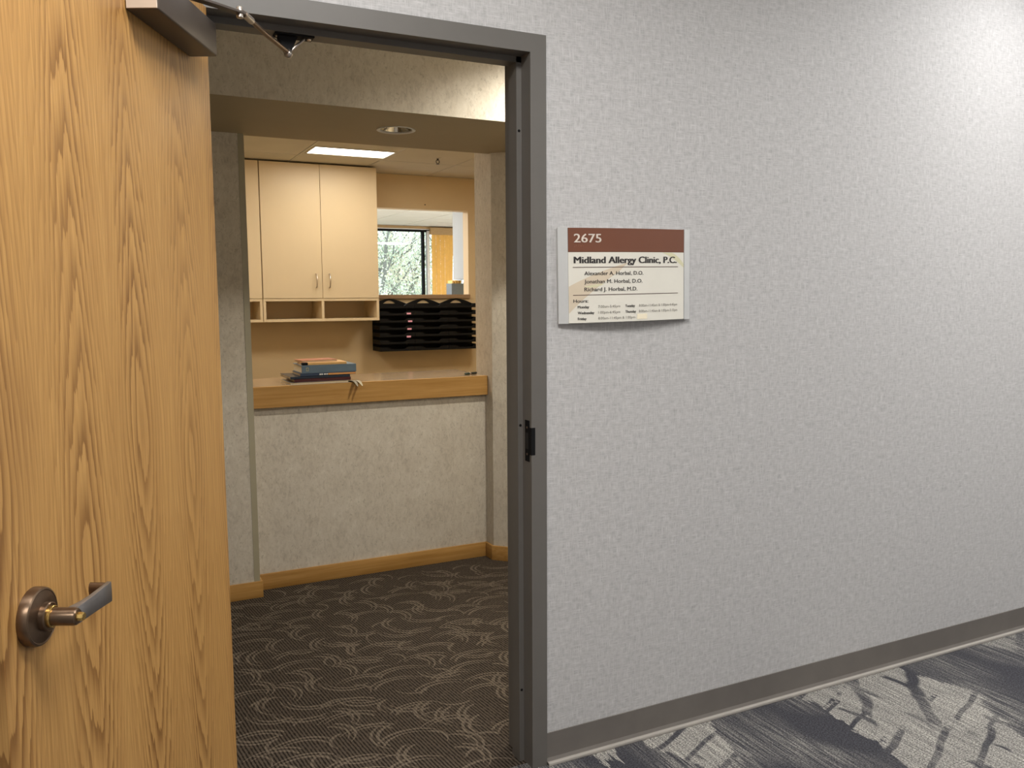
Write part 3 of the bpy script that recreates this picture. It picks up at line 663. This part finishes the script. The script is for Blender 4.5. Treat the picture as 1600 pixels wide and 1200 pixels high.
# ------------------------------------------------------------------ outdoors: lawn and bare trees
struct(MB().box(-40, 60, 10.5, 90, -4.2, -4).build('ground_lawn', M['grass']))
TL = ['thin pale leafless tree outside the window', ]
def tree(x, y, h, seed):
    rnd = random.Random(seed); o = tag(empty('tree', (x, y, -4)), 'pale half-bare tree outside the far window', 'tree', 'trees outside the far window')
    b = MB(); tips = []
    def grow(p, d, ln, r, lev):
        pts = [p]; q = p; dd = d
        for i in range(3):
            dd = (dd+Vector((rnd.gauss(0, .16), rnd.gauss(0, .16), .04))).normalized(); q = q+dd*ln/3; pts.append(q)
        b.tube(pts, [r, r*.85, r*.7, r*.5], 5 if lev < 2 else 4)
        if lev >= 2: tips.extend(pts[1:])
        if lev < 4:
            for k in range(5 if lev < 2 else 4):
                t = pts[1+k % 3] if lev else pts[1].lerp(pts[3], (k+1)/5)
                v = (dd*.8+Vector((rnd.gauss(0, .6), rnd.gauss(0, .6), rnd.gauss(.3, .4)))).normalized(); grow(t, v, ln*rnd.uniform(.4, .5), r*.5, lev+1)
    grow(Vector((0, 0, 0)), Vector((0, 0, 1)), h, .13, 0)
    b.build('trunk', M['bark'], o)
    f = MB()
    for t in tips:
        for k in range(6):
            c = t+Vector((rnd.gauss(0, .26), rnd.gauss(0, .26), rnd.gauss(0, .26))); u = Vector((rnd.gauss(0, 1), rnd.gauss(0, 1), rnd.gauss(0, 1))).normalized()*.036; v = u.orthogonal().normalized()*.024
            f.quad(c-u, c+v, c+u, c-v)
    f.build('foliage', M['leaf'], o)
for i, (x, y, h) in enumerate(((5.5, 17, 5.4), (11.4, 18, 5.4), (8.2, 26, 6), (14, 26.5, 6.4), (1.6, 21, 5.8), (10.6, 33.5, 7))): tree(x, y, h, i+3)

# ------------------------------------------------------------------ books and papers on the counter
def bookm(name, c, r=.45): return plain(name, srgb(*c), r, 0, .05, 30)
def book(x0, x1, yf, dep, z0, th, m, rz, label, cover=.0022, spine_front=True, name='book', cat='book'):
    w = x1-x0; o = tag(empty(name, ((x0+x1)/2, yf, z0), rz), label, cat, 'reading matter stacked on the counter'); h = w/2
    b = MB().box(-h, h, 0, dep, 0, cover).box(-h, h, 0, dep, th-cover, th)
    if spine_front: b.box(-h, h, -.0005, cover*1.2, cover, th-cover)
    b.build('cover', m, o, .0006, 1)
    MB().box(-h+.004, h-.004, cover*1.2+.0002 if spine_front else .003, dep-.004, cover, th-cover).build('pages', M['pages'], o)
    return o
z = CZ
mg = book(-.338, -.040, 2.012, .215, z, .0125, bookm('grey_magazine', (150, 146, 140), .3), .015, 'grey magazine at the very bottom of the stack on the counter', .0012, False, 'magazine', 'magazine'); z += .0127
book(-.315, -.030, 2.016, .21, z, .0155, bookm('maroon_cover', (74, 30, 32), .35), -.01, 'dark maroon book second from the bottom of the stack', .0022); z += .0157
nb = book(-.335, -.032, 2.018, .23, z, .0125, bookm('black_navy_cover', (38, 48, 62), .25), .02, 'black and navy book third from the bottom of the stack', .002); z += .0127
ob = book(-.284, -.003, 2.022, .20, z, .0125, bookm('navy_spine', (50, 64, 86), .3), 0, 'navy book with white lettering and an orange strip under the thick blue book', .0015); z += .0127
MB().box(.0, .139, -.0018, -.0004, .002, .0105).build('orange_strip', bookm('orange_strip', (214, 150, 84)), ob)
for i, ww in enumerate((.010, .006, .009, .008)): MB().box(-.045+.0115*i, -.045+.0115*i+ww, -.0018, -.0004, .003, .0095).build('spine_lettering', bookm('white_print', (225, 222, 214)), ob)
bb = book(-.276, .001, 2.022, .205, z, .040, bookm('slate_blue_cover', (92, 110, 124), .4), 0, 'thick slate blue book with a small yellow rectangle on its spine', .003)
b = MB(); 
for a in ((-.116, -.1045, .012, .0135), (-.116, -.1045, .0275, .029), (-.116, -.1146, .0135, .0275), (-.1059, -.1045, .0135, .0275)): b.box(a[0], a[1], -.0012, -.0004, a[2], a[3])
b.build('spine_emblem', bookm('yellow_print', (206, 190, 110)), bb); z += .0402
tb = book(-.268, -.045, 2.035, .15, z, .0115, bookm('tan_cover', (214, 168, 104), .4), -.02, 'thin tan book lying on the thick blue book', .0015)
MB().box(-.112, -.085, -.002, .03, .0, .0118).build('black_clip', M['black'], tb); z += .0117
book(-.262, -.075, 2.085, .13, z, .0095, bookm('orange_red_cover', (176, 104, 72), .4), .10, 'orange-red booklet on the very top of the stack', .0015, False, 'booklet', 'booklet')
# brochures drooping over the counter edge
def brochure(x, label, m, ye, ze):
    path = [(x-.002, 2.085, CZ+.0006, .010), (x, 2.055, CZ+.004, .010), (x+.001, 2.02, CZ+.006, .010), (x+.002, 1.995, CZ+.004, .009), (x+.003, 1.975, CZ-.001, .008), (x+.004, ye, ze, .003)]
    secs = [[Vector((a-h, b_-h*.4, c)), Vector((a+h, b_+h*.4, c)), Vector((a+h, b_+h*.4, c+.0016)), Vector((a-h, b_-h*.4, c+.0016))] for a, b_, c, h in path]
    o = MB().sweep(secs).build('brochure', m); return tag(o, label, 'brochure', 'loose brochures under the book stack')
brochure(-.018, 'grey folded brochure drooping over the counter edge, nearer the books', bookm('grey_paper', (150, 142, 122)), 1.950, CZ-.016)
brochure(.004, 'pale folded brochure drooping over the counter edge, farther from the books', bookm('pale_paper', (186, 176, 146)), 1.942, CZ-.014)
# little pen at the right end of the counter
o = tag(empty('pen', (.66, 2.10, CZ), .35), 'short dark green pen with a pale band lying at the right end of the counter', 'pen')
MB().lathe((-.03, 0, .0065), (1, 0, 0), [(0, .004), (.003, .006), (.033, .0065)], 12).build('barrel', bookm('dark_green', (40, 56, 44)), o, 0, 1, True)
MB().lathe((.003, 0, .0065), (1, 0, 0), [(0, .0062), (.012, .0062)], 12).build('band', M['steel'], o, 0, 1, True)
MB().lathe((.015, 0, .0065), (1, 0, 0), [(0, .0065), (.04, .006), (.045, .004)], 12).build('cap', bookm('black_green', (30, 38, 32)), o, 0, 1, True)

# ------------------------------------------------------------------ curved suite sign on the corridor wall
SX0, SX1, SZ0, SZ1 = .037, .517, 1.366, 1.648; SMID = (SX0+SX1)/2; SH = (SX1-SX0)/2
SAG, EDGE = .018, .012
def sy(x): return -(EDGE+SAG*(1-((x-SMID)/SH)**2))
TILT = Matrix.Rotation(-.0150, 3, 'Y'); PV = Vector((.083, 0, 1.5))
sg = tag(empty('wall_sign', PV-TILT @ PV), 'curved suite sign with brown number band and clinic hours on the corridor wall', 'sign')
sg.rotation_euler = (0, -.0150, 0)
def curved(x0, x1, z0, z1, off, th, n=24):
    b = MB(); secs = []
    for i in range(n+1):
        x = x0+(x1-x0)*i/n; y = sy(x)-off; secs.append([(x, y+th, z0), (x, y, z0), (x, y, z1), (x, y+th, z1)])
    return b.sweep(secs)
IX0, IX1 = .0690, .4905
b = MB(); secs = []
for i in range(25):
    x = SX0+(SX1-SX0)*i/24; secs.append([(x, -.0005, SZ0+.004), (x, sy(x)+.004, SZ0+.004), (x, sy(x)+.004, SZ1-.004), (x, -.0005, SZ1-.004)])
b.sweep(secs).build('backing', M['alu'], sg)
curved(SX0, IX0-.0008, SZ0, SZ1, 0, .006, 4).build('side_rail', M['alu'], sg, 0, 1, True)
curved(IX1+.0022, SX1, SZ0, SZ1, 0, .006, 4).build('side_rail', M['alu'], sg, 0, 1, True)
curved(IX1+.0004, IX1+.0022, SZ0, SZ1, -.002, .003, 2).build('shadow_gap', M['dark'], sg)
BZ = 1.5765
curved(IX0, IX1, SZ0+.001, BZ-.0006, .0, .004).build('printed_panel', M['signp'], sg, 0, 1, True)
curved(IX0, IX1, BZ, SZ1-.001, .0006, .0046).build('number_band', M['signb'], sg, 0, 1, True)
def rulez(z, x0=.083, x1=.4655): curved(x0, x1, z-.0010, z+.0010, .0006, .0005).build('printed_rule', M['rule'], sg)
rulez(1.5315); rulez(1.4495)
def blob(pts, m, off):
    b = MB(); n = len(pts)//2   # strip between two curves
    A, B = pts[:n], pts[n:]
    for i in range(n-1):
        b.quad(*[(x, sy(x)-off, z) for x, z in (A[i], A[i+1], B[i+1], B[i])])
    b.build('printed_wash', m, sg)
def curve(p0, p1, p2, n=14): return [((1-t)**2*p0[0]+2*t*(1-t)*p1[0]+t*t*p2[0], (1-t)**2*p0[1]+2*t*(1-t)*p1[1]+t*t*p2[1]) for t in [i/n for i in range(n+1)]]
blob(curve((.0695, 1.475), (.15, 1.515), (.27, 1.545))+curve((.0695, 1.395), (.13, 1.455), (.24, 1.52)), M['wash'], .0003)
blob(curve((.12, 1.475), (.15, 1.480), (.185, 1.482))+curve((.12, 1.474), (.15, 1.466), (.185, 1.481)), M['wash2'], .0004)
blob(curve((.44, 1.575), (.47, 1.565), (.4895, 1.54))+curve((.40, 1.575), (.45, 1.560), (.4895, 1.528)), M['wash2'], .0003)
def base_set(b): return set(b)
def text(s, x0, x1, zb, cap, m, bold=0., raise_=.0008, name='lettering'):
    cu = bpy.data.curves.new('t', 'FONT'); cu.body = s; cu.size = 1; cu.resolution_u = 3
    t = bpy.data.objects.new('t', cu); COL.objects.link(t); bpy.context.view_layer.update()
    me = bpy.data.meshes.new_from_object(t.evaluated_get(bpy.context.evaluated_depsgraph_get())); bpy.data.objects.remove(t); bpy.data.curves.remove(cu)
    bm = bmesh.new(); bm.from_mesh(me)
    base = list(bm.verts)
    for i_, dx in enumerate((bold, bold*.5, -bold*.5, -bold) if bold > 0 else ()):
        d_ = bmesh.ops.duplicate(bm, geom=bm.verts[:] if False else [v for v in base]+[f for f in bm.faces if f.verts[0] in base_set(base)])['geom']
        for v in d_:
            if isinstance(v, bmesh.types.BMVert): v.co.x += dx; v.co.z += .03*(i_+1)
    xs = [v.co.x for v in bm.verts]; a, c = min(xs), max(xs); k = cap/.73
    for v in bm.verts:
        x = x0+(v.co.x-a)/(c-a)*(x1-x0); v.co = (x, sy(x)-raise_-v.co.z*.002, zb+v.co.y*k)
    bmesh.ops.recalc_face_normals(bm, faces=bm.faces); bm.to_mesh(me); bm.free(); me.materials.clear(); me.name = name
    return link(name, me, m, sg)
text('2675', .0865, .1770, 1.6045, .0265, M['num'], .018, .0016)
text('Midland Allergy Clinic, P.C.', .0855, .4600, 1.5435, .0205, M['ink'], .045)
text('Alexander A. Horbal, D.O.', .1195, .3265, 1.5080, .0118, M['ink'], .02)
text('Jonathan M. Horbal, D.O.', .1195, .3230, 1.4840, .0118, M['ink'], .02)
text('Richard J. Horbal, M.D.', .1195, .3040, 1.4605, .0118, M['ink'], .02)
text('Hours:', .0835, .1320, 1.4275, .0102, M['ink'], .02)
for i, (zb, a, ax, h1, hx, c, cx, h2, h2x) in enumerate(((1.4105, 'Monday', .1350, '7:00am-5:45pm', .2410, 'Tuesday', .2950, '8:00am-11:45am & 1:00pm-4:45pm', .4620), (1.3930, 'Wednesday', .1520, '1:00pm-6:45pm', .2410, 'Thursday', .2990, '8:00am-11:45am & 1:00pm-5:15pm', .4625), (1.3755, 'Friday', .1260, '8:00am-11:45pm & 1:00pm-', .2985, None, 0, None, 0))):
    text(a, .0970, ax, zb, .0082, M['ink'], .04); text(h1, .1650, hx, zb, .0080, M['ink2'], 0)
    if c: text(c, .2595, cx, zb, .0082, M['ink'], .04); text(h2, .3100, h2x, zb, .0080, M['ink2'], 0)
curved(.303, .340, 1.3725, 1.3885, .0010, .0004, 4).build('correction_tape', M['tape'], sg)
for i, dots in enumerate(((3, 4, 5, 6), (1, 2), (1, 2, 4), (1, 2, 4, 5), (1, 5))):
    for d_ in dots:
        x = .0885+.0066*i+(.0024 if d_ > 3 else 0); zz = 1.5962-.0024*((d_-1) % 3)
        MB().lathe((x, sy(x)-.0004, zz), (0, -1, 0), [(0, .0008), (.0006, .0005)], 6).build('braille_dot', M['bdot'], sg)
